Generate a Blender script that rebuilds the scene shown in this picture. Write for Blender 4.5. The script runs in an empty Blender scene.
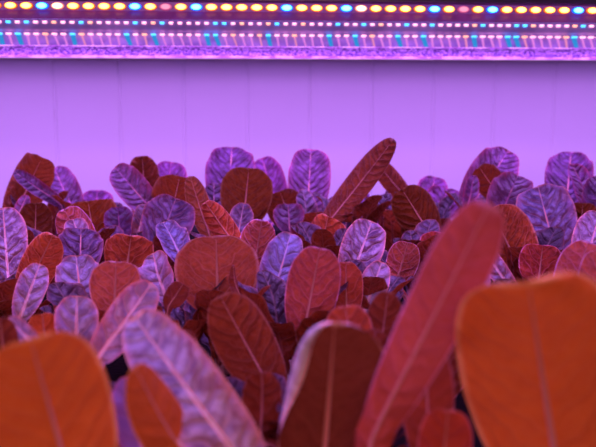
import bpy, math, random
from mathutils import Vector, Matrix, noise
S = bpy.context.scene
COL = S.collection
R = math.radians
# ------------------------------------------------------------------ camera
FPX = 800.0
W0, H0 = 596, 447
CAM_Z = 1.25
cd = bpy.data.cameras.new('camera')
cam = bpy.data.objects.new('camera', cd); COL.objects.link(cam)
cd.sensor_width = 36.0; cd.lens = 36.0 * FPX / W0
cd.clip_start = 0.02
cam.location = (0, 0, CAM_Z)
cam.rotation_euler = (R(90 - 8.3), 0, R(-4.2))
cd.dof.use_dof = True; cd.dof.focus_distance = 0.86; cd.dof.aperture_fstop = 7.3
S.camera = cam
CM = Matrix.Translation(cam.location) @ cam.rotation_euler.to_matrix().to_4x4()
CAMX = (CM.to_3x3() @ Vector((1, 0, 0))); CAMY = (CM.to_3x3() @ Vector((0, 1, 0))); FWD = (CM.to_3x3() @ Vector((0, 0, -1)))
FH = Vector((FWD.x, FWD.y, 0)).normalized()
# ------------------------------------------------------------------ colour management, world, lights
S.view_settings.view_transform = 'Standard'; S.view_settings.look = 'None'
S.view_settings.exposure = 0.0; S.view_settings.gamma = 1.0
S.view_settings.use_curve_mapping = False
wd = bpy.data.worlds.new('room_dim'); S.world = wd; wd.use_nodes = True
wd.node_tree.nodes['Background'].inputs[0].default_value = (0.45, 0.10, 0.45, 1)
wd.node_tree.nodes['Background'].inputs[1].default_value = 0.04

def area(name, loc, rot, sx, sy, power, color, spread=180):
    l = bpy.data.lights.new(name, 'AREA'); l.shape = 'RECTANGLE'; l.size = sx; l.size_y = sy
    l.energy = power; l.color = color; l.spread = R(spread)
    o = bpy.data.objects.new(name, l); COL.objects.link(o); o.location = loc; o.rotation_euler = rot
    return o
PURPLE = (0.50, 0.20, 1.0)
# light the LED bars of this shelf level throw down: the back bar, the middle bar, the bar over the front rows
area('grow_light_back', (0.10, 1.24, CAM_Z + 0.078), (R(20), 0, 0), 2.4, 0.05, 11.5, PURPLE)
area('grow_light_middle', (0.08, 0.80, CAM_Z + 0.16), (R(0), 0, 0), 2.4, 0.04, 7.5, (0.55, 0.22, 1.0))
area('grow_light_front', (0.05, 0.32, CAM_Z + 0.19), (R(0), 0, 0), 2.4, 0.04, 4.0, (0.6, 0.25, 1.0))
# warm fill added behind the camera to light the leaf undersides
area('front_fill', (-0.2, -0.9, CAM_Z + 0.35), (R(72), 0, R(8)), 1.2, 0.4, 6.5, (1.0, 0.42, 0.40))

def at(px, py, d):
    return CM @ Vector(((px - W0 / 2) / FPX * d, -(py - H0 / 2) / FPX * d, -d))
def on_y(px, py, Y):
    v = at(px, py, 1.0) - cam.location
    return cam.location + v * ((Y - cam.location.y) / v.y)
TRAY_Z = CAM_Z - 0.245
def ground(px, d):
    a = at(px, 0, d); b = at(px, 100, d)
    t = (TRAY_Z - a.z) / (b.z - a.z)
    return a + (b - a) * t

# ------------------------------------------------------------------ object helpers
def mesh_obj(name, verts, faces, mats, parent=None, fm=None, smooth=True, uvs=None, loc=None):
    me = bpy.data.meshes.new(name)
    if loc is not None:
        verts = [(Vector(v) - loc) for v in verts]
    me.from_pydata([tuple(v) for v in verts], [], faces)
    for m in (mats if isinstance(mats, (list, tuple)) else [mats]): me.materials.append(m)
    if fm: me.polygons.foreach_set('material_index', fm)
    if smooth: me.polygons.foreach_set('use_smooth', [True] * len(me.polygons))
    if uvs:
        for nm, data in uvs.items():
            l = me.uv_layers.new(name=nm)
            for lp in me.loops: l.data[lp.index].uv = data[lp.vertex_index]
    me.update()
    o = bpy.data.objects.new(name, me); COL.objects.link(o)
    if parent: o.parent = parent
    if loc is not None: o.location = loc
    return o
def empty(name, loc, label, cat, group=None):
    o = bpy.data.objects.new(name, None); COL.objects.link(o); o.location = loc; o.empty_display_size = 0.02
    o['label'] = label; o['category'] = cat
    if group: o['group'] = group
    return o
class MB:
    def __init__(s): s.v = []; s.f = []
    def box(s, x0, x1, y0, y1, z0, z1):
        n = len(s.v)
        s.v += [Vector(p) for p in ((x0,y0,z0),(x1,y0,z0),(x1,y1,z0),(x0,y1,z0),(x0,y0,z1),(x1,y0,z1),(x1,y1,z1),(x0,y1,z1))]
        s.f += [tuple(n + i for i in q) for q in ((0,3,2,1),(4,5,6,7),(0,1,5,4),(1,2,6,5),(2,3,7,6),(3,0,4,7))]
        return s
    def prism(s, prof, x0, x1, seg=1):      # profile in (y,z), extruded along x
        k = len(prof); n = len(s.v)
        for i in range(seg + 1):
            x = x0 + (x1 - x0) * i / seg
            s.v += [Vector((x, p[0], p[1])) for p in prof]
        for i in range(seg):
            for j in range(k):
                a = n + i * k + j; b = n + i * k + (j + 1) % k
                s.f.append((a, b, b + k, a + k))
        s.f.append(tuple(n + j for j in range(k))[::-1]); s.f.append(tuple(n + seg * k + j for j in range(k)))
        return s
    def build(s, name, mat, parent=None, smooth=False, bevel=0):
        off = parent.location if parent and parent.parent is None else (parent.location + parent.parent.location if parent else Vector())
        o = mesh_obj(name, [v - off for v in s.v], s.f, mat, parent, smooth=smooth)
        if bevel:
            m = o.modifiers.new('bevel', 'BEVEL'); m.width = bevel; m.segments = 2
        return o

# ------------------------------------------------------------------ materials
class N:
    def __init__(s, name):
        s.m = bpy.data.materials.new(name); s.m.use_nodes = True; s.t = s.m.node_tree
        s.t.nodes.clear(); s.out = s.t.nodes.new('ShaderNodeOutputMaterial')
    def n(s, typ, ins=None, **kw):
        x = s.t.nodes.new(typ)
        for k, v in kw.items(): setattr(x, k, v)
        for k, v in (ins or {}).items(): s.set(x.inputs[k], v)
        return x
    def set(s, inp, v):
        if isinstance(v, bpy.types.NodeSocket): s.t.links.new(v, inp)
        else: inp.default_value = v
    def math(s, op, a, b=0.0, c=0.0, clamp=False):
        x = s.n('ShaderNodeMath', {0: a, 1: b, 2: c}, operation=op, use_clamp=clamp); return x.outputs[0]
    def sstep(s, v, lo, hi, a=0.0, b=1.0):
        x = s.n('ShaderNodeMapRange', {0: v, 1: lo, 2: hi, 3: a, 4: b}, interpolation_type='SMOOTHSTEP'); return x.outputs[0]
    def mix(s, f, a, b, mode='MIX'):
        x = s.t.nodes.new('ShaderNodeMix'); x.data_type = 'RGBA'; x.blend_type = mode
        s.set(x.inputs[0], f); s.set(x.inputs[6], a); s.set(x.inputs[7], b); return x.outputs[2]
def c4(c): return (c[0], c[1], c[2], 1)

def leaf_material(name, top_a, top_b, top_vein, top_margin, und_a, und_b, und_vein, rim, trans=0.25, veinw=1.0):
    g = N(name)
    uv = g.n('ShaderNodeUVMap', uv_map='UVMap').outputs[0]
    me = g.n('ShaderNodeUVMap', uv_map='metric').outputs[0]
    oi = g.n('ShaderNodeObjectInfo')
    su = g.n('ShaderNodeSeparateXYZ', {0: uv}); sm = g.n('ShaderNodeSeparateXYZ', {0: me})
    un = g.math('ABSOLUTE', g.math('MULTIPLY_ADD', su.outputs[0], 2.0, -1.0)); s = su.outputs[1]
    off = g.math('MULTIPLY', oi.outputs['Random'], 37.0)
    p3 = g.n('ShaderNodeCombineXYZ', {0: sm.outputs[0], 1: sm.outputs[1], 2: off}).outputs[0]
    n1 = g.n('ShaderNodeTexNoise', {'Vector': p3, 'Scale': 5.0, 'Detail': 2.0}).outputs[0]
    X = g.math('ABSOLUTE', sm.outputs[0])
    Yw = g.math('MULTIPLY_ADD', n1, 0.22, sm.outputs[1])
    q = g.math('SUBTRACT', Yw, g.math('MULTIPLY', X, 0.72))
    q = g.math('MULTIPLY_ADD', g.math('MULTIPLY', X, X), -0.7, q)
    side = g.math('MULTIPLY', g.math('GREATER_THAN', sm.outputs[0], 0.0), 0.05)
    q = g.math('DIVIDE', g.math('ADD', q, side), 0.13)
    d = g.math('PINGPONG', q, 0.5)                      # 0 at vein
    lat = g.math('MULTIPLY', g.sstep(d, 0.0, 0.10 * veinw, 1, 0), g.sstep(un, 0.55, 0.92, 1, 0))
    mid = g.sstep(g.math('SUBTRACT', X, g.math('MULTIPLY_ADD', s, -0.014, 0.016)), -0.006, 0.009, 1, 0)
    vw = g.n('ShaderNodeVectorMath', {0: p3, 1: g.n('ShaderNodeTexNoise', {'Vector': p3, 'Scale': 12.0}).outputs[1]}, operation='MULTIPLY_ADD')
    vw.inputs[1].default_value = (0.06, 0.06, 0.06)
    t = g.n('ShaderNodeVectorMath', {0: g.n('ShaderNodeTexNoise', {'Vector': p3, 'Scale': 12.0}).outputs[1], 2: p3}, operation='MULTIPLY_ADD')
    t.inputs[1].default_value = (0.06, 0.06, 0.06)
    g.t.nodes.remove(vw)
    vo = g.n('ShaderNodeTexVoronoi', {'Vector': t.outputs[0], 'Scale': 15.0}, feature='DISTANCE_TO_EDGE').outputs[0]
    ret = g.sstep(vo, 0.0, 0.16, 1, 0)
    vein = g.math('MAXIMUM', mid, g.math('MAXIMUM', g.math('MULTIPLY', lat, 0.75), g.math('MULTIPLY', ret, 0.32)))
    blot = g.n('ShaderNodeTexNoise', {'Vector': p3, 'Scale': 9.0, 'Detail': 4.0, 'Roughness': 0.6}).outputs[0]
    bl = g.sstep(blot, 0.36, 0.62)
    dd = g.sstep(d, 0.0, 0.45)                          # rise between the side veins, used for height only
    latw = g.math('MULTIPLY', g.sstep(d, 0.02, 0.30, 1, 0), g.sstep(un, 0.70, 0.92, 1, 0))
    dark = g.math('MAXIMUM', g.math('MULTIPLY', bl, 0.85), g.math('MULTIPLY', latw, 0.8), clamp=True)  # dark blotches, plus furrow shade painted along the side veins
    dark = g.math('MULTIPLY', dark, oi.outputs['Alpha'])
    tb = g.mix(dark, c4(top_b), c4(top_a))
    marg = g.math('MULTIPLY', g.sstep(g.math('MULTIPLY_ADD', n1, 0.3, un), 0.78, 1.02), 0.6)
    tb = g.mix(marg, tb, c4(top_margin))
    tc = g.mix(g.math('MAXIMUM', mid, g.math('MULTIPLY', lat, 0.25)), tb, c4(top_vein))
    ub = g.mix(g.math('MULTIPLY', bl, oi.outputs['Alpha']), c4(und_a), c4(und_b))
    uc = g.mix(g.math('MULTIPLY', vein, g.math('MULTIPLY', oi.outputs['Alpha'], 0.7)), ub, c4(und_vein))
    rimm = g.sstep(un, 0.90, 0.975)  # pale leaf margin, brightened further to paint in rim light
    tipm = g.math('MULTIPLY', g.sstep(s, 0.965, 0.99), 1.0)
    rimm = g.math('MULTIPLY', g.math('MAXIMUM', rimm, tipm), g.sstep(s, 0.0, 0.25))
    bf = g.n('ShaderNodeNewGeometry').outputs['Backfacing']
    col = g.mix(bf, tc, uc)
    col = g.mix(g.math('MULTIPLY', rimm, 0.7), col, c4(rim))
    col = g.mix(1.0, col, oi.outputs['Color'], 'MULTIPLY')
    fine = g.n('ShaderNodeTexNoise', {'Vector': p3, 'Scale': 60.0, 'Detail': 3.0}).outputs[0]
    h = g.math('ADD', g.math('MULTIPLY', g.math('MAXIMUM', vein, latw), -0.9), g.math('MULTIPLY', g.math('ADD', blot, g.math('MULTIPLY', fine, 0.35)), 1.1))
    h = g.math('ADD', h, g.math('MULTIPLY', dd, 0.7))
    bump = g.n('ShaderNodeBump', {'Height': h, 'Strength': g.math('MULTIPLY', oi.outputs['Alpha'], 0.85), 'Distance': 0.0030})
    pr = g.n('ShaderNodeBsdfPrincipled', {'Base Color': col, 'Roughness': g.math('MULTIPLY_ADD', bf, 0.12, 0.40), 'Specular IOR Level': g.math('MULTIPLY_ADD', bf, -0.4, 0.6), 'Normal': bump.outputs[0]})
    tr = g.n('ShaderNodeBsdfTranslucent', {'Color': g.mix(1.0, c4((0.80, 0.15, 0.04)), oi.outputs['Color'], 'MULTIPLY'), 'Normal': bump.outputs[0]})
    mx = g.n('ShaderNodeMixShader', {0: trans, 1: pr.outputs[0], 2: tr.outputs[0]})
    g.t.links.new(mx.outputs[0], g.out.inputs[0])
    return g.m

M_LEAF = leaf_material('lettuce_leaf',
    (0.050, 0.005, 0.055), (0.42, 0.34, 0.54), (0.85, 0.55, 0.66), (0.50, 0.24, 0.42),
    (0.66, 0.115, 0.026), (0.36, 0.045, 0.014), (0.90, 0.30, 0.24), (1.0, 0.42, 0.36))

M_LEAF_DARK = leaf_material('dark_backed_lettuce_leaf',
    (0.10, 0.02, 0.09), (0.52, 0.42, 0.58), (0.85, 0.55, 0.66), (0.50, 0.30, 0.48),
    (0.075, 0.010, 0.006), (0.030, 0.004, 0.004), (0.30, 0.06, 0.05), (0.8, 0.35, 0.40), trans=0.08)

def simple(name, col, rough=0.5, metal=0.0, spec=0.5, noise_amt=0.0, nscale=40, bump=0.0, coat=0.0, trans=0.0):
    g = N(name)
    tcn = g.n('ShaderNodeTexCoord').outputs['Object']
    nz = g.n('ShaderNodeTexNoise', {'Vector': tcn, 'Scale': nscale, 'Detail': 4.0}).outputs[0]
    dark = tuple(c * (1 - noise_amt) for c in col)
    c = g.mix(nz, c4(dark), c4(col))
    pr = g.n('ShaderNodeBsdfPrincipled', {'Base Color': c, 'Roughness': rough, 'Metallic': metal, 'Specular IOR Level': spec})
    pr.inputs['Coat Weight'].default_value = coat; pr.inputs['Transmission Weight'].default_value = trans
    if bump:
        b = g.n('ShaderNodeBump', {'Height': nz, 'Strength': bump, 'Distance': 0.002}); g.t.links.new(b.outputs[0], pr.inputs['Normal'])
    g.t.links.new(pr.outputs[0], g.out.inputs[0]); return g.m
def emis(name, col, st):
    g = N(name)
    e = g.n('ShaderNodeEmission', {0: c4(col), 1: st}); g.t.links.new(e.outputs[0], g.out.inputs[0]); return g.m
def led_lens(name, core, cs, rim, rs, rx, rz):
    # domed LED: hot core, deeper coloured rim
    g = N(name); tc = g.n('ShaderNodeTexCoord').outputs['Object']
    sp_ = g.n('ShaderNodeSeparateXYZ', {0: tc})
    a = g.math('DIVIDE', sp_.outputs[0], rx); b = g.math('DIVIDE', sp_.outputs[2], rz)
    d = g.math('SQRT', g.math('ADD', g.math('MULTIPLY', a, a), g.math('MULTIPLY', b, b)))
    f = g.sstep(d, 0.45, 0.95)
    e1 = g.n('ShaderNodeEmission', {0: c4(core), 1: cs}); e2 = g.n('ShaderNodeEmission', {0: c4(rim), 1: rs})
    m = g.n('ShaderNodeMixShader', {0: f, 1: e1.outputs[0], 2: e2.outputs[0]}); g.t.links.new(m.outputs[0], g.out.inputs[0]); return g.m
M_RIB = simple('leaf_midrib', (1.0, 0.42, 0.36), 0.5, noise_amt=0.12, nscale=60)
M_STEM = simple('lettuce_stem', (0.45, 0.22, 0.16), 0.6, noise_amt=0.4)
M_WALL = simple('white_panel_wall', (0.80, 0.78, 0.80), 0.55, noise_amt=0.05, nscale=6)
M_SHELF = simple('white_shelf', (0.55, 0.50, 0.58), 0.6, noise_amt=0.1, nscale=10)
M_TRAY = simple('dark_tray', (0.035, 0.025, 0.03), 0.6, noise_amt=0.3)
M_SOIL = simple('growing_medium', (0.012, 0.007, 0.006), 0.95, spec=0.1, noise_amt=0.7, nscale=150, bump=1.0)
M_ALU = simple('anodised_aluminium', (0.55, 0.50, 0.58), 0.30, metal=0.9, noise_amt=0.1)
M_REFL = simple('glossy_reflector', (0.36, 0.12, 0.28), 0.25, metal=0.0, noise_amt=0.5, nscale=55, bump=0.25)
def acrylic(name, lo, hi, scale, glow):
    # speckled acrylic of the lower fixtures; the glow is added in place of LED light
    g = N(name); tcn = g.n('ShaderNodeTexCoord').outputs['Object']
    mp = g.n('ShaderNodeMapping', {'Vector': tcn}); mp.inputs['Scale'].default_value = (0.6, 1, 1)
    nz = g.n('ShaderNodeTexNoise', {'Vector': mp.outputs[0], 'Scale': scale, 'Detail': 3.0, 'Roughness': 0.7}).outputs[0]
    f = g.sstep(nz, 0.42, 0.60)
    c = g.mix(f, c4(lo), c4(hi))
    b = g.n('ShaderNodeBump', {'Height': nz, 'Strength': 1.0, 'Distance': 0.002})
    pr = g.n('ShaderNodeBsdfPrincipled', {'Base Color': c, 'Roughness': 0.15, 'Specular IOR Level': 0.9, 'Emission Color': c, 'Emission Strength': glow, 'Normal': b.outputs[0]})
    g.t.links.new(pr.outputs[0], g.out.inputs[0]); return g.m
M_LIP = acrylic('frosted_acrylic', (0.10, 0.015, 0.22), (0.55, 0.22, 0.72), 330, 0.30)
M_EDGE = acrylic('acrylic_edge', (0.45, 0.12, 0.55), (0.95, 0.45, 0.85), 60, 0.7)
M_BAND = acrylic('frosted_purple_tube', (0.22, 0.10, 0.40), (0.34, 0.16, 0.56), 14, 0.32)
M_FLOOR = simple('grey_floor', (0.22, 0.20, 0.22), 0.6, noise_amt=0.3, nscale=4)
E = {
 'Y': emis('amber_led', (1.0, 0.40, 0.04), 8.5), 'W': emis('warm_white_led', (1.0, 0.60, 0.30), 4.5), 'C': emis('blue_led', (0.03, 0.28, 1.0), 13.0),
 'P': emis('pink_led', (1.0, 0.42, 0.62), 2.2),
 'p': emis('small_pink_led', (1.0, 0.40, 0.60), 2.4), 'o': emis('small_orange_led', (1.0, 0.36, 0.28), 2.2), 'c': emis('small_cyan_led', (0.08, 0.50, 1.0), 2.6),
 'lp': emis('pink_streak', (0.90, 0.26, 0.95), 0.85), 'lo': emis('orange_streak', (0.95, 0.30, 0.65), 0.85), 'lc': emis('cyan_streak', (0.04, 0.34, 0.85), 0.8)}  # last three: glow colours for the painted LED reflection streaks

# ------------------------------------------------------------------ setting
WALL_Y = 1.62
def make_wall():
    sp = on_y(372, 100, WALL_Y).x - on_y(310, 100, WALL_Y).x
    x_ref = on_y(310, 100, WALL_Y).x
    xs = []
    for k in range(-14, 15):
        x = x_ref + k * sp
        xs += [(x - 0.0035, 0), (x - 0.0012, 0.0022), (x + 0.0012, 0.0022), (x + 0.0035, 0)]
    z0, z1 = 0.0, CAM_Z + 0.55
    v = []; f = []
    for x, dy in xs: v += [(x, WALL_Y + dy, z0), (x, WALL_Y + dy, z1)]
    for i in range(len(xs) - 1): a = 2 * i; f.append((a, a + 2, a + 3, a + 1))
    n = len(v); xa, xb = xs[0][0], xs[-1][0]
    v += [(xa, WALL_Y + .06, z0), (xb, WALL_Y + .06, z0), (xb, WALL_Y + .06, z1), (xa, WALL_Y + .06, z1)]
    f.append((n, n + 3, n + 2, n + 1))
    o = mesh_obj('wall_back', v, f, M_WALL, smooth=False); o['kind'] = 'structure'
make_wall()
o = MB().box(-2.2, 2.4, -2.2, WALL_Y + .06, -0.05, 0.0).build('floor', M_FLOOR); o['kind'] = 'structure'
o = MB().box(-1.25, 1.4, -0.12, WALL_Y - 0.002, CAM_Z + 0.235, CAM_Z + 0.26).build('ceiling', M_SHELF); o['kind'] = 'structure'

# growing bench and tray
bench = empty('growing_bench', (0.1, 0.8, 0.0), 'dark bench filled with growing medium under all the lettuce plants', 'bench')
MB().box(-1.15, 1.35, -0.05, 1.60, TRAY_Z - 0.06, TRAY_Z - 0.035).build('tray', M_TRAY, bench)
mb = MB(); mb.box(-1.15, 1.35, -0.05, -0.03, TRAY_Z - 0.035, TRAY_Z + 0.012); mb.box(-1.15, 1.35, 1.58, 1.60, TRAY_Z - 0.035, TRAY_Z + 0.012)
mb.box(-1.15, -1.13, -0.03, 1.58, TRAY_Z - 0.035, TRAY_Z + 0.012); mb.box(1.33, 1.35, -0.03, 1.58, TRAY_Z - 0.035, TRAY_Z + 0.012)
mb.build('tray_rim', M_TRAY, bench)
MB().box(-1.13, 1.33, -0.03, 1.58, TRAY_Z - 0.034, TRAY_Z).build('growing_medium', M_SOIL, bench)
for x in (-1.12, 1.29):
    for y in (-0.02, 1.53):
        MB().box(x, x + .03, y, y + .03, 0, TRAY_Z - 0.06).build('leg', M_ALU, bench)

# ------------------------------------------------------------------ grow lights
def disc(name, c, rx, rz, mat, parent, depth=0.003):
    v = []; f = []; K = 14
    for j, (sc, dy) in enumerate(((1.0, 0.0), (1.0, -depth * .5), (0.7, -depth))):
        for i in range(K):
            a = 2 * math.pi * i / K; v.append(Vector((rx * sc * math.cos(a), dy, rz * sc * math.sin(a))))
    for j in range(2):
        for i in range(K):
            a = j * K + i; b = j * K + (i + 1) % K; f.append((a, b, b + K, a + K))
    f.append(tuple(2 * K + i for i in range(K)))
    o = mesh_obj(name, v, f, mat, parent, smooth=False); o.location = c - parent.location
    return o
XA, XB = -0.72, 0.98
def hangers(mb, y, z):
    for x in (XA + .06, XB - .06): mb.box(x - .004, x + .004, y - .004, y + .004, z, CAM_Z + 0.235)
# front bar
YA = 1.0
pa = on_y(300, 8, YA); px1 = on_y(300, 9, YA); mm = (pa.z - px1.z)      # metres per pixel here
_rx, _rz = 6.6 * mm, 3.6 * mm
E['Y'] = led_lens('amber_led', (1.0, 0.50, 0.09), 8.0, (1.0, 0.13, 0.02), 1.0, _rx, _rz)
E['W'] = led_lens('warm_white_led', (1.0, 0.60, 0.35), 5.0, (1.0, 0.20, 0.25), 1.0, _rx, _rz)
E['P'] = led_lens('pink_led', (1.0, 0.30, 0.50), 1.3, (0.9, 0.10, 0.40), 0.6, _rx, _rz)
E['C'] = led_lens('blue_led', (0.08, 0.45, 1.0), 9.0, (0.0, 0.07, 1.0), 2.2, _rx, _rz)
barA = empty('led_grow_light_bar', (0.1, YA, pa.z), 'upper LED bar with big round amber and blue lights along the top edge', 'grow light', None)
mb = MB(); zt = pa.z + 5.2 * mm; zb = pa.z - 5.0 * mm
mb.prism([(YA - .007, zb - 8 * mm), (YA + .001, zb), (YA + .001, zt), (YA + .012, zt + .004), (YA + .02, zt), (YA + .02, zb - 8 * mm)], XA, XB)
mb.build('housing', M_REFL, barA, bevel=.0008)
mb = MB(); hangers(mb, YA + .011, zt); mb.build('hanger_rod', M_ALU, barA)
pat = 'YYCWYYYYCYPYCYYYYYCY'
sp = (on_y(578, 11, YA).x - on_y(42, 5.5, YA).x) / 36; x0 = on_y(42, 5.5, YA).x - 2 * sp
for i in range(-18, 77):
    if not XA + .01 < x0 + sp * i < XB - .01: continue
    ch = pat[i % len(pat)]
    disc('led', Vector((x0 + sp * i, YA + .0005, pa.z)), 6.6 * mm, 3.6 * mm, E[ch], barA)
# fixture B : upper reflector + tube with small LEDs
YB = 1.34
def zB(py): return on_y(300, py, YB).z
mB = zB(10) - zB(11)
barB = empty('led_tube_light', (0.1, YB, zB(25)), 'middle LED tube with a row of small pink and cyan dots on purple plastic', 'grow light')
mb = MB(); mb.prism([(YB + .004, zB(21.5)), (YB + .014, zB(3)), (YB + .018, zB(3)), (YB + .012, zB(21.5))], XA, XB); mb.build('reflector', M_REFL, barB)
mb = MB(); K = 10; prof = []
for i in range(K + 1):
    a = math.pi * i / K; prof.append((YB + .006 - math.sin(a) * .008, zB(27.5) + math.cos(a) * (zB(21) - zB(27.5))))
prof += [(YB + .016, prof[-1][1]), (YB + .016, prof[0][1])]
mb.prism(prof[::-1], XA, XB); mb.build('housing', M_BAND, barB, smooth=False)
mb = MB(); hangers(mb, YB + .016, zB(5)); mb.build('hanger_rod', M_ALU, barB)
random.seed(5)
sx = on_y(51.5, 22, YB).x - on_y(42.4, 22, YB).x
xs0 = on_y(8.5, 22, YB).x
p2 = 'cpcppoppcoppppcpocpppppccpoppocppopppcppcpoppcppcppppocpppccoppppocppp'
for i in range(-14, 86):
    ch = p2[i % len(p2)]
    mb = MB(); x = xs0 + sx * i; mb.box(x - 2.0 * mB, x + 2.0 * mB, YB - .0045, YB - .001, zB(25.2), zB(21.8)); mb.build('led', E[ch], barB)
# fixture C : lower LED strip with painted reflection streaks and clear acrylic lip
barC = empty('led_strip_light', (0.1, YB, zB(46)), 'lowest LED strip with slanted reflection streaks above a clear frosted lip', 'grow light')
mb = MB(); mb.prism([(YB + .002, zB(48)), (YB + .002, zB(34.5)), (YB + .0225, zB(34.5)), (YB + .0225, zB(48))], XA, XB); mb.build('housing', M_BAND, barC)
mb = MB(); mb.prism([(YB - .010, zB(56.5)), (YB - .013, zB(52)), (YB - .008, zB(47.8)), (YB + .016, zB(47.8)), (YB + .016, zB(56.5))], XA, XB); mb.build('clear_lip', M_LIP, barC)
mb = MB(); mb.prism([(YB - .011, zB(58.6)), (YB - .013, zB(57.5)), (YB - .011, zB(56.6)), (YB + .016, zB(56.6)), (YB + .016, zB(58.6))], XA, XB); mb.build('edge_strip', M_EDGE, barC)
mb = MB(); mb.box(XA, XB, YB - .0085, YB - .0065, zB(47.7), zB(46.8)); mb.build('top_edge', M_EDGE, barC)
mb = MB(); mb.box(XA, XB, YB + .0225, YB + .026, zB(58.0), CAM_Z + 0.235); mb.build('backplate', M_ALU, barC)
for i in range(-14, 86):
    ch = p2[(i + 1) % len(p2)]
    x = xs0 + sx * i
    mb = MB(); mb.box(x - 2.3 * mB, x + 2.3 * mB, YB - .006, YB + .001, zB(36.4), zB(34.8)); l = mb.build('led', E[ch], barC)
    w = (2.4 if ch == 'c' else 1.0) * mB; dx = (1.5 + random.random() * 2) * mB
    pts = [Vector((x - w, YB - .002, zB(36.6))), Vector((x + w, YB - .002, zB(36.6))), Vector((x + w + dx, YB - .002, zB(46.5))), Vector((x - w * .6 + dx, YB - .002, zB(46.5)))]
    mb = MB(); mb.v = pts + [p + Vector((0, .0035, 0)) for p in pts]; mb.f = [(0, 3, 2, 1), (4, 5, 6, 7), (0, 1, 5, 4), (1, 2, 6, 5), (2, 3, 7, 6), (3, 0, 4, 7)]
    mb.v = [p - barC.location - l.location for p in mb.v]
    mesh_obj('lens', mb.v, mb.f, E['l' + ch], l, smooth=False)  # emissive strip painted in as the LED's reflection below it

# ------------------------------------------------------------------ leaves
def catmull(P, n):
    pts = [P[0] * 2 - P[1]] + P + [P[-1] * 2 - P[-2]]
    out = []
    for i in range(1, len(pts) - 2):
        a, b, c, d = pts[i - 1:i + 3]
        for k in range(n):
            t = k / n
            out.append(0.5 * ((2 * b) + (c - a) * t + (2 * a - 5 * b + 4 * c - d) * t * t + (3 * b - a - 3 * c + d) * t ** 3))
    out.append(P[-1].copy()); return out
def resample(path, m):
    L = [0]
    for a, b in zip(path, path[1:]): L.append(L[-1] + (b - a).length)
    out = []; j = 0
    for k in range(m + 1):
        t = L[-1] * k / m
        while j < len(path) - 2 and L[j + 1] < t: j += 1
        u = (t - L[j]) / max(1e-9, L[j + 1] - L[j]); out.append(path[j].lerp(path[j + 1], min(1, max(0, u))))
    return out, L[-1]
def half_width(s, neck, peak, pw):
    if s < peak:
        e = math.sqrt(max(0, 1 - ((peak - s) / (peak * 1.12)) ** 2.0))
        return max(neck * (1 - .3 * s), e)
    return max(0.0, 1 - ((s - peak) / (1 - peak)) ** pw) ** (1 / pw)
LEAFN = 0
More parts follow.
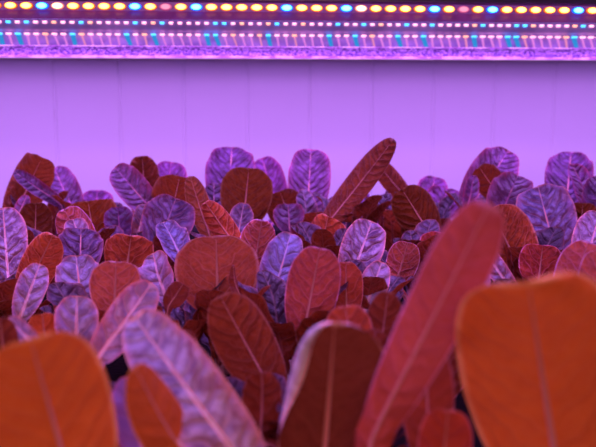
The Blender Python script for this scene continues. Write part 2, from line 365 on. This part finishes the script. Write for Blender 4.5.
def leaf(parent, P0, B, T, W, nrm, res=1.0, bend=.07, cup=.7, twist=0, roll=(0, 0), neck=.30, peak=.50, pw=2.0,
         wav=1.0, tint=(1, 1, 1), rib=True, detail=1.0, mat=None, seed=None):
    """P0 crown, B foot of the blade, T tip; nrm points out of the upper (purple) face"""
    global LEAFN
    LEAFN += 1; rnd = random.Random(seed if seed is not None else LEAFN * 7 + 3)
    so = Vector((rnd.random() * 50, rnd.random() * 50, rnd.random() * 50))
    blen = (T - B).length
    mid = (B + T) / 2 + nrm * bend * blen
    M1 = P0.lerp(B, .5) + nrm * (-.04) * (B - P0).length + Vector((0, 0, 0.004))
    nb = int(26 * res); npz = max(5, int(9 * res)); nu = int(14 * res); nu += nu % 2
    bc, bL = resample(catmull([P0.lerp(B, .8), B, mid, T], 24)[24:], 120)
    SS = []
    for k in range(nb + 1):
        t = k / nb; SS.append(.55 * t + .45 * math.sin(math.pi / 2 * t))
    bl = [bc[min(119, int(q * 120))].lerp(bc[min(119, int(q * 120)) + 1], q * 120 - min(119, int(q * 120))) for q in SS]
    pt, pL = resample(catmull([P0, M1, B, mid], 12)[:25], npz)
    path = pt[:-1] + bl; n = len(path)
    V = []; UV = []; MT = []; F = []
    Wh = W / 2
    prev = None; frames = []
    for i, p in enumerate(path):
        tg = (path[min(n - 1, i + 1)] - path[max(0, i - 1)]).normalized()
        sd = tg.cross(nrm)
        if sd.length < .05 and prev: sd = prev
        sd.normalize()
        if prev and sd.dot(prev) < 0: sd = -sd
        prev = sd
        tw = R(twist) * (max(0, i - npz) / nb)
        q = Matrix.Rotation(tw, 3, tg); sd2 = q @ sd; nn = sd2.cross(tg).normalized()
        if nn.dot(nrm) < 0 and abs(twist) < 60: nn = -nn
        frames.append((p, tg, sd2, nn))
    ph = rnd.random() * 6.28; fr = 2.2 + rnd.random() * 1.6
    for i, (p, tg, sd, nn) in enumerate(frames):
        if i < npz:
            s = -1 + i / npz; hw = Wh * (neck * (0.42 + .58 * ((i / npz) ** 1.6))) if neck < .5 else Wh * neck * (.3 + .7 * i / npz); metr = -pL * (1 - i / npz)
        else:
            s = SS[i - npz]; hw = Wh * half_width(s, neck, peak, pw); metr = s * bL
        hw = max(hw, 0.0002)
        sc = max(0.0, min(1.0, s + .2))
        rows = {}; tf = 1 - .75 * max(0, (s - .72) / .28)
        for sgn in (1, -1):
            x = z = 0.0; h = nu // 2
            rr = roll[0] if sgn < 0 else roll[1]
            rows[(sgn, 0)] = (0, 0)
            for k in range(1, h + 1):
                um = (k - .5) / h
                th = cup * um * (1.3 if s < 0 else 1) + rr * max(0, um - .45) * 2.2 * sc
                x += math.cos(th) * hw / h; z += math.sin(th) * hw / h
                rows[(sgn, k)] = (sgn * x, z)
        for j in range(-(nu // 2), nu // 2 + 1):
            sgn = 1 if j >= 0 else -1; k = abs(j); u = j / (nu // 2)
            x, z = rows[(sgn, k)]
            m = Vector((x, metr, 0))
            amp = W * wav * sc * tf
            z += noise.noise(so + m * 55) * .020 * amp * (1 if abs(u) > .05 else .3)
            z += noise.noise(so * 2 + m * (2.2 / max(W, .02))) * .10 * amp * abs(u)
            z += math.sin(fr * 2 * math.pi * s + ph + (1.6 if sgn > 0 else 0)) * .045 * amp * u * u * (1 if s > 0 else 0)
            V.append(p + sd * x + nn * z)
            UV.append(((u + 1) / 2, max(0, s))); MT.append((x * 10, metr * 10))
    c = nu + 1
    for i in range(n - 1):
        for j in range(nu):
            a = i * c + j; F.append((a, a + 1, a + c + 1, a + c))
    # face winding: upper face = front
    a, b, d_ = V[F[len(F) // 2][0]], V[F[len(F) // 2][1]], V[F[len(F) // 2][3]]
    if (b - a).cross(d_ - a).dot(frames[n // 2][3]) < 0: F = [f[::-1] for f in F]
    off = parent.location
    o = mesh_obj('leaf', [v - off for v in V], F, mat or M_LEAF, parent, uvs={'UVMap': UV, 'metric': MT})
    o.color = (tint[0], tint[1], tint[2], detail)
    if rib:
        r0 = W * (.026 if W < .055 else .032); Vr = []; Fr = []; K = 7; last = n - 3
        for i in range(0, last):
            p, tg, sd, nn = frames[i]; t = i / last
            r = r0 * (1 - t) ** 1.1 * (1.0 if i >= npz else 1.25) + .00018
            for k in range(K):
                a = 2 * math.pi * k / K; Vr.append(p - nn * r * .55 + sd * math.cos(a) * r + nn * math.sin(a) * r * .62)
        for i in range(last - 1):
            for k in range(K):
                a = i * K + k; b = i * K + (k + 1) % K; Fr.append((a, b, b + K, a + K))
        Fr.append(tuple(range(K))[::-1]); Fr.append(tuple((last - 1) * K + k for k in range(K)))
        r_ = mesh_obj('midrib', [v - off for v in Vr], Fr, M_RIB, o)
    return o

def photo_leaf(head, hd, spec):
    Tx, Ty, Bx, By, W, side, d = spec[:7]; kw = dict(spec[7]) if len(spec) > 7 else {}
    tilt = kw.pop('tilt', .45)
    L = math.hypot(Tx - Bx, Ty - By) * d / FPX
    sg = 1 if side == 'T' else -1
    T = at(Tx, Ty, d + sg * tilt * L * .5); B = at(Bx, By, d - sg * tilt * L * .5)
    if B.z < TRAY_Z + .02: B.z = TRAY_Z + .02
    P0 = head.location + Vector((0, 0, .006)) + (Vector((B.x - head.location.x, B.y - head.location.y, 0))).normalized() * .006
    cview = (cam.location - (T + B) / 2).normalized()
    nrm = cview * sg
    t = (T - B).normalized(); nrm = (nrm - t * nrm.dot(t)).normalized()
    rt = kw.pop('yaw', 0)
    if rt: nrm = Matrix.Rotation(R(rt), 3, t) @ nrm
    if side == 'U' and 'roll' in kw: kw['roll'] = kw['roll'][::-1]
    tn = kw.get('tint', (1, 1, 1))
    if d > 1.04 and side == 'T': tn = (tn[0] * .72, tn[1] * .42, tn[2] * .70)  # back row tops tinted darker, painting in their backlit shade
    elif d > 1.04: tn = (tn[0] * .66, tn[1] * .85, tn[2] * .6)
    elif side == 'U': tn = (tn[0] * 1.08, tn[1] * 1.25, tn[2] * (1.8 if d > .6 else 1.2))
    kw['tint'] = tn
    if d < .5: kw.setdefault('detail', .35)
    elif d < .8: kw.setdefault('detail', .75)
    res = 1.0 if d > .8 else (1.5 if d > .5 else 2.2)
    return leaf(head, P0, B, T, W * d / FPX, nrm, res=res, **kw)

def fillers(head, n, hmin, hmax, seed, spread=.045):
    rnd = random.Random(seed)
    a0 = rnd.random() * 6.28
    for i in range(n):
        a = a0 + i * 2.4 + rnd.random() * .4
        hh = hmin + (hmax - hmin) * rnd.random(); out = Vector((math.cos(a), math.sin(a), 0)); r = spread * (.55 + .6 * rnd.random())
        P0 = head.location + out * .005 + Vector((0, 0, .005))
        B = head.location + out * r * .55 + Vector((0, 0, hh * .42)); T = head.location + out * r * 1.25 + Vector((0, 0, hh))
        t = (T - B).normalized(); nm = (-out + Vector((0, 0, .35))); nm = (nm - t * nm.dot(t)).normalized()
        k = .32 + .42 * rnd.random()  # dark tint paints in the shade between the plants
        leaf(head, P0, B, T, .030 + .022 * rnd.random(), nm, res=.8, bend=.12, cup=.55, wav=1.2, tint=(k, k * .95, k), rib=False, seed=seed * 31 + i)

OR = (1.25, 1.15, .8); DK = (.55, .5, .55); RD = (1.1, .8, 1.1); LI = (1.6, 1.7, 1.6); BL = (1.0, 1.3, 1.6); PK = (1.3, 1.5, 2.2); DP = (.7, .6, .8)
def o(**k): return k
HEADS = [
 # (x px, depth, label, leaves, filler count, filler height range)
 (45, 1.20, 'far left lettuce plant in the back row with a tall arched maroon leaf', [
   (42, 157, 12, 222, 44, 'U', 1.17, o(tint=(.8,.7,.8), roll=(.4,0), bend=.2)), (54, 168, 76, 216, 34, 'T', 1.27, o()), (14, 171, 62, 206, 17, 'T', 1.14, o(tint=DP, peak=.5)),
   (27, 195, 14, 226, 15, 'T', 1.08, o(tint=LI)), (36, 203, 35, 245, 36, 'U', 1.07, o(tint=DK))], 5),
 (97, 1.17, 'back row lettuce plant with a low broad orange leaf and round leaf behind', [
   (97, 190, 97, 228, 36, 'T', 1.33, o(tint=RD)), (88, 201, 95, 245, 62, 'U', 1.10, o(tint=(.95,.85,.7))), (118, 207, 120, 240, 32, 'T', 1.05, o(tint=DP))], 6),
 (150, 1.20, 'back row lettuce plant with a pointed purple leaf leaning left', [
   (142, 156, 146, 205, 34, 'U', 1.27, o(tint=(.6,.5,.6))), (115, 167, 160, 220, 34, 'T', 1.18, o(peak=.55)), (171, 162, 165, 215, 42, 'T', 1.33, o(tint=RD)),
   (180, 176, 168, 228, 52, 'U', 1.15, o(tint=(.85,.7,.7))), (190, 176, 210, 240, 27, 'U', 1.07, o(tint=PK, roll=(.4,.4)))], 5),
 (238, 1.20, 'back row lettuce plant with a tall purple leaf above a broad brown one', [
   (232, 147, 228, 210, 54, 'T', 1.27, o(tint=DP)), (262, 158, 278, 212, 36, 'T', 1.38, o(tint=RD)), (249, 168, 243, 226, 58, 'U', 1.14, o(tint=(.72,.72,.7), wav=.6)),
   (214, 183, 214, 212, 22, 'T', 1.2, o(tint=DK))], 5),
 (310, 1.19, 'back row lettuce plant with one upright oval leaf and pale straight midrib', [
   (311, 149, 307, 222, 46, 'T', 1.26, o(tint=(.95,.85,.95), wav=1.3, neck=.34, peak=.55)), (280, 191, 292, 228, 42, 'U', 1.2, o(tint=(.6,.5,.6))), (288, 204, 290, 230, 34, 'T', 1.12, o())], 6),
 (352, 1.16, 'back row lettuce plant with the long red leaf leaning right against the wall', [
   (394, 139, 322, 232, 32, 'U', 1.08, o(tint=(1.0,1.0,1.9), peak=.50, neck=.5, wav=.3, cup=.8, roll=(0,.3), bend=.12)), (348, 199, 345, 240, 34, 'T', 1.13, o(tint=DK)),
   (358, 182, 374, 232, 15, 'T', 1.28, o(tint=BL))], 4),
 (395, 1.27, 'thin dark red leaved lettuce plant in the back right of the long leaf', [
   (375, 160, 410, 204, 23, 'U', 1.25, o(tint=(.8,.7,1.1), peak=.5)), (386, 197, 382, 228, 27, 'T', 1.33, o(tint=RD))], 5),
 (430, 1.17, 'back row lettuce plant with a dark brown leaf tilted right, small leaves behind', [
   (402, 189, 432, 238, 46, 'U', 1.08, o(tint=(.62,.55,.5), wav=.5)), (435, 177, 428, 206, 32, 'T', 1.36, o(tint=RD)), (447, 188, 440, 220, 44, 'T', 1.28, o(tint=RD)), (419, 215, 420, 250, 40, 'U', 1.15, o(tint=DK))], 5),
 (485, 1.18, 'back row lettuce plant with a big round purple leaf and small maroon one', [
   (508, 151, 468, 212, 50, 'T', 1.26, o(tint=(.9,.8,.9))), (479, 167, 502, 200, 32, 'U', 1.16, o(tint=(.65,.5,.6))), (518, 175, 498, 222, 46, 'T', 1.13, o()), (474, 175, 468, 210, 16, 'T', 1.14, o(tint=RD))], 5),
 (575, 1.19, 'back row lettuce plant at the right edge with round and folded purple leaves', [
   (571, 152, 566, 210, 50, 'T', 1.30, o(tint=DP)), (572, 164, 592, 222, 30, 'T', 1.17, o(tint=RD, yaw=35)), (602, 176, 596, 225, 36, 'T', 1.15, o(tint=DP)), (583, 203, 580, 240, 36, 'U', 1.12, o(tint=DK))], 6),
 (78, .95, 'left lettuce plant with a pink rimmed cupped leaf beside small dark ones', [
   (64, 209, 88, 256, 44, 'U', .97, o(tint=PK, roll=(.9,.5), wav=.8)), (73, 219, 82, 245, 26, 'T', .95, o(tint=LI)), (108, 227, 114, 252, 30, 'T', .96, o(tint=DP)), (81, 228, 80, 272, 48, 'T', .86, o(tint=DP, wav=1.5))], 6),
 (160, .97, 'lettuce plant with wide orange rimmed purple leaf, left of the orange curl', [
   (176, 198, 158, 246, 56, 'T', .99, o(tint=DP, wav=1.3)), (145, 204, 138, 236, 20, 'T', 1.02, o()), (163, 222, 182, 262, 34, 'T', .87, o(tint=BL, wav=1.4, yaw=20)), (131, 236, 126, 276, 54, 'U', .85, o(tint=(1.1,1,.8)))], 5),
 (238, .98, 'lettuce plant with small bright orange curled leaf and pointed purple leaf', [
   (205, 202, 238, 250, 32, 'U', .94, o(tint=OR, roll=(1.0,.6), wav=.6)), (244, 203, 236, 246, 27, 'T', 1.01, o()), (262, 220, 252, 282, 46, 'U', .88, o(tint=PK, roll=(.5,.9)))], 6),
 (325, .97, 'lettuce plant with low bright orange curled leaf just below the upright oval leaf', [
   (328, 216, 318, 256, 50, 'U', 1.0, o(tint=OR, roll=(.9,0), yaw=-15))], 8),
 (415, .95, 'lettuce plant half hidden behind the blurred long red leaf', [
   (408, 242, 396, 285, 36, 'U', .88, o(tint=PK)), (440, 232, 432, 280, 44, 'U', .92, o(tint=RD))], 7),
 (530, .96, 'lettuce plant with large bluish wrinkled leaf beside broad orange brown leaf', [
   (538, 186, 556, 254, 62, 'T', 1.03, o(tint=(1.0,1.15,1.35), wav=1.6, neck=.45)), (490, 208, 526, 282, 66, 'U', .95, o(tint=(1.05,1.05,.7), wav=.6, neck=.4)), (543, 245, 538, 285, 48, 'U', .86, o(tint=RD))], 6),
 (12, .79, 'left edge lettuce plant with pinkish lilac leaf and orange leaf beside it', [
   (3, 208, 8, 275, 46, 'T', .88, o(tint=LI)), (53, 235, 22, 300, 42, 'U', .80, o(tint=OR, roll=(.4,0))), (40, 264, 20, 318, 32, 'T', .73, o(tint=LI, peak=.55))], 5),
 (95, .72, 'lettuce plant with round lilac leaf next to a round plain red leaf', [
   (76, 256, 82, 308, 48, 'T', .76, o(tint=(1.3,1.5,1.5), wav=1.4)), (116, 262, 114, 318, 56, 'U', .69, o(tint=(1.2,1.4,1.6), wav=.8))], 5),
 (170, .74, 'lettuce plant with crumpled pale lilac leaf left of the large brown leaf', [
   (153, 253, 166, 298, 40, 'T', .77, o(tint=LI, wav=2.0, yaw=-20)), (183, 284, 168, 308, 24, 'U', .68, o(tint=DK))], 5),
 (222, .74, 'lettuce plant with the widest brown red round leaf, left of centre', [
   (216, 236, 218, 312, 88, 'U', .73, o(tint=(1.0,1.15,1.1), wav=.5, neck=.45, cup=.4)), (233, 265, 242, 302, 14, 'U', .68, o(tint=DK, yaw=50))], 5),
 (292, .72, 'central lettuce plant with big red leaf in front of bluish purple leaf', [
   (291, 233, 268, 315, 46, 'T', .78, o(tint=BL, wav=1.6)), (320, 248, 303, 338, 62, 'U', .67, o(tint=(1.05,1.0,1.4), wav=.8, neck=.4, roll=(.3,.2))), (346, 262, 346, 320, 38, 'U', .72, o(tint=(1.05,.9,.8)))], 5),
 (362, .78, 'lettuce plant with veined lilac oval leaf right of centre, over small lilac one', [
   (372, 221, 350, 282, 46, 'T', .86, o(tint=LI, wav=1.3)), (382, 262, 362, 318, 32, 'T', .76, o(tint=LI))], 6),
 (480, .76, 'lettuce plant with pointed pale lilac leaf behind the big blurred orange leaf', [
   (477, 240, 515, 296, 22, 'T', .80, o(tint=LI)), (452, 262, 466, 316, 40, 'U', .74, o(tint=PK)), (486, 268, 446, 350, 30, 'T', .60, o(tint=LI, wav=2)), (440, 318, 448, 400, 46, 'U', .56, o(tint=DK)), (462, 305, 470, 380, 40, 'U', .64, o(tint=DK)), (422, 290, 425, 360, 36, 'U', .66, o(tint=DK))], 5),
 (590, .74, 'right edge lettuce plant with lilac leaf above a pinkish blurred leaf', [
   (600, 212, 584, 270, 42, 'T', .90, o(tint=LI)), (588, 242, 566, 312, 50, 'U', .68, o(tint=PK, roll=(0,.5))), (604, 250, 600, 310, 50, 'U', .62, o(tint=PK))], 4),
 (50, .56, 'front left lettuce plant with short lilac leaves behind the orange blurred leaf', [
   (77, 296, 76, 350, 46, 'T', .61, o(tint=LI, wav=.8)), (8, 318, 40, 352, 22, 'T', .52, o(tint=LI)), (42, 314, 46, 345, 32, 'U', .60, o(tint=OR)), (0, 318, 6, 375, 34, 'U', .5, o(tint=DK))], 3),
 (112, .54, 'front lettuce plant with tall smooth lilac leaf pointing up right', [
   (152, 283, 96, 362, 44, 'T', .58, o(tint=(1.9,1.9,1.7), detail=.75, wav=.7, peak=.58, neck=.45)), (126, 376, 146, 470, 46, 'T', .47, o(tint=RD)), (182, 330, 190, 420, 40, 'U', .56, o(tint=DK))], 3),
 (268, .56, 'front lettuce plant with dark orange leaf below the widest brown leaf', [
   (220, 296, 276, 400, 66, 'U', .58, o(tint=(.62,.6,.6), wav=.8, neck=.4))], 3),
 (352, .53, 'front lettuce plant with low red leaf under the central red leaf', [
   (262, 372, 262, 440, 44, 'U', .50, o(tint=DK)), (345, 306, 356, 372, 52, 'U', .52, o(tint=(1.1,1.0,1.2))), (318, 326, 330, 372, 22, 'T', .5, o(tint=LI)), (388, 292, 378, 370, 40, 'U', .56, o(tint=DK)), (376, 330, 366, 400, 40, 'U', .50, o(tint=DK))], 3),
 (45, .40, 'nearest left lettuce plant with one broad blurred orange leaf', [
   (30, 338, 78, 510, 130, 'U', .37, o(tint=(1.5,1.7,.8), wav=.5, neck=.6, peak=.5, pw=2.4, cup=.4))], 2),
 (215, .42, 'nearest lettuce plant with big lilac leaf folded over its orange underside', [
   (134, 316, 262, 492, 76, 'T', .45, o(tint=(1.8,2.2,1.9), detail=.8, wav=1.3, neck=.6, peak=.45, pw=2.4, bend=.14, roll=(-.8,.2))), (134, 366, 226, 505, 62, 'U', .41, o(tint=(1.2,1.3,.8), wav=.7, bend=.10, neck=.6, peak=.5, yaw=20))], 2),
 (325, .42, 'nearest lettuce plant with dark arched leaf edged in lilac, bottom centre', [
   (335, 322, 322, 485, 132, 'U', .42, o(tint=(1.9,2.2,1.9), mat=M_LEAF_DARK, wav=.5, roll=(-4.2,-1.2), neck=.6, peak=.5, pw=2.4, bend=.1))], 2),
 (395, .41, 'nearest lettuce plant with very tall blurred red leaf leaning right', [
   (490, 203, 372, 440, 70, 'U', .38, o(tint=(1.1,1.0,2.4), wav=.3, neck=.62, peak=.62, cup=.6, bend=.08, pw=2.4)), (425, 340, 430, 470, 60, 'U', .44, o(tint=(.8,.7,.8))), (448, 410, 440, 500, 60, 'U', .42, o(tint=RD))], 2),
 (545, .41, 'nearest right lettuce plant with one huge round blurred orange leaf', [
   (528, 281, 562, 500, 174, 'U', .37, o(tint=(1.45,1.6,.85), wav=.5, neck=.6, peak=.5, pw=2.8, cup=.5, roll=(0,.2)))], 2),
]
for hi, (hx, hd, label, leaves, nf) in enumerate(HEADS):
    g = ground(hx, hd)
    head = empty('lettuce_plant', g, label, 'lettuce', 'red lettuce plants growing on the bench')
    V = []; F = []; K = 8
    for j, (r, z) in enumerate(((.006, 0), (.008, .004), (.007, .014), (.003, .020))):
        for k in range(K): a = 2 * math.pi * k / K; V.append((r * math.cos(a), r * math.sin(a), z))
    for j in range(3):
        for k in range(K): a = j * K + k; b = j * K + (k + 1) % K; F.append((a, b, b + K, a + K))
    F.append(tuple(3 * K + k for k in range(K)))
    mesh_obj('stem', V, F, M_STEM, head)
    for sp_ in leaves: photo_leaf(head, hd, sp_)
    nf += 2 if hd > .6 else 5
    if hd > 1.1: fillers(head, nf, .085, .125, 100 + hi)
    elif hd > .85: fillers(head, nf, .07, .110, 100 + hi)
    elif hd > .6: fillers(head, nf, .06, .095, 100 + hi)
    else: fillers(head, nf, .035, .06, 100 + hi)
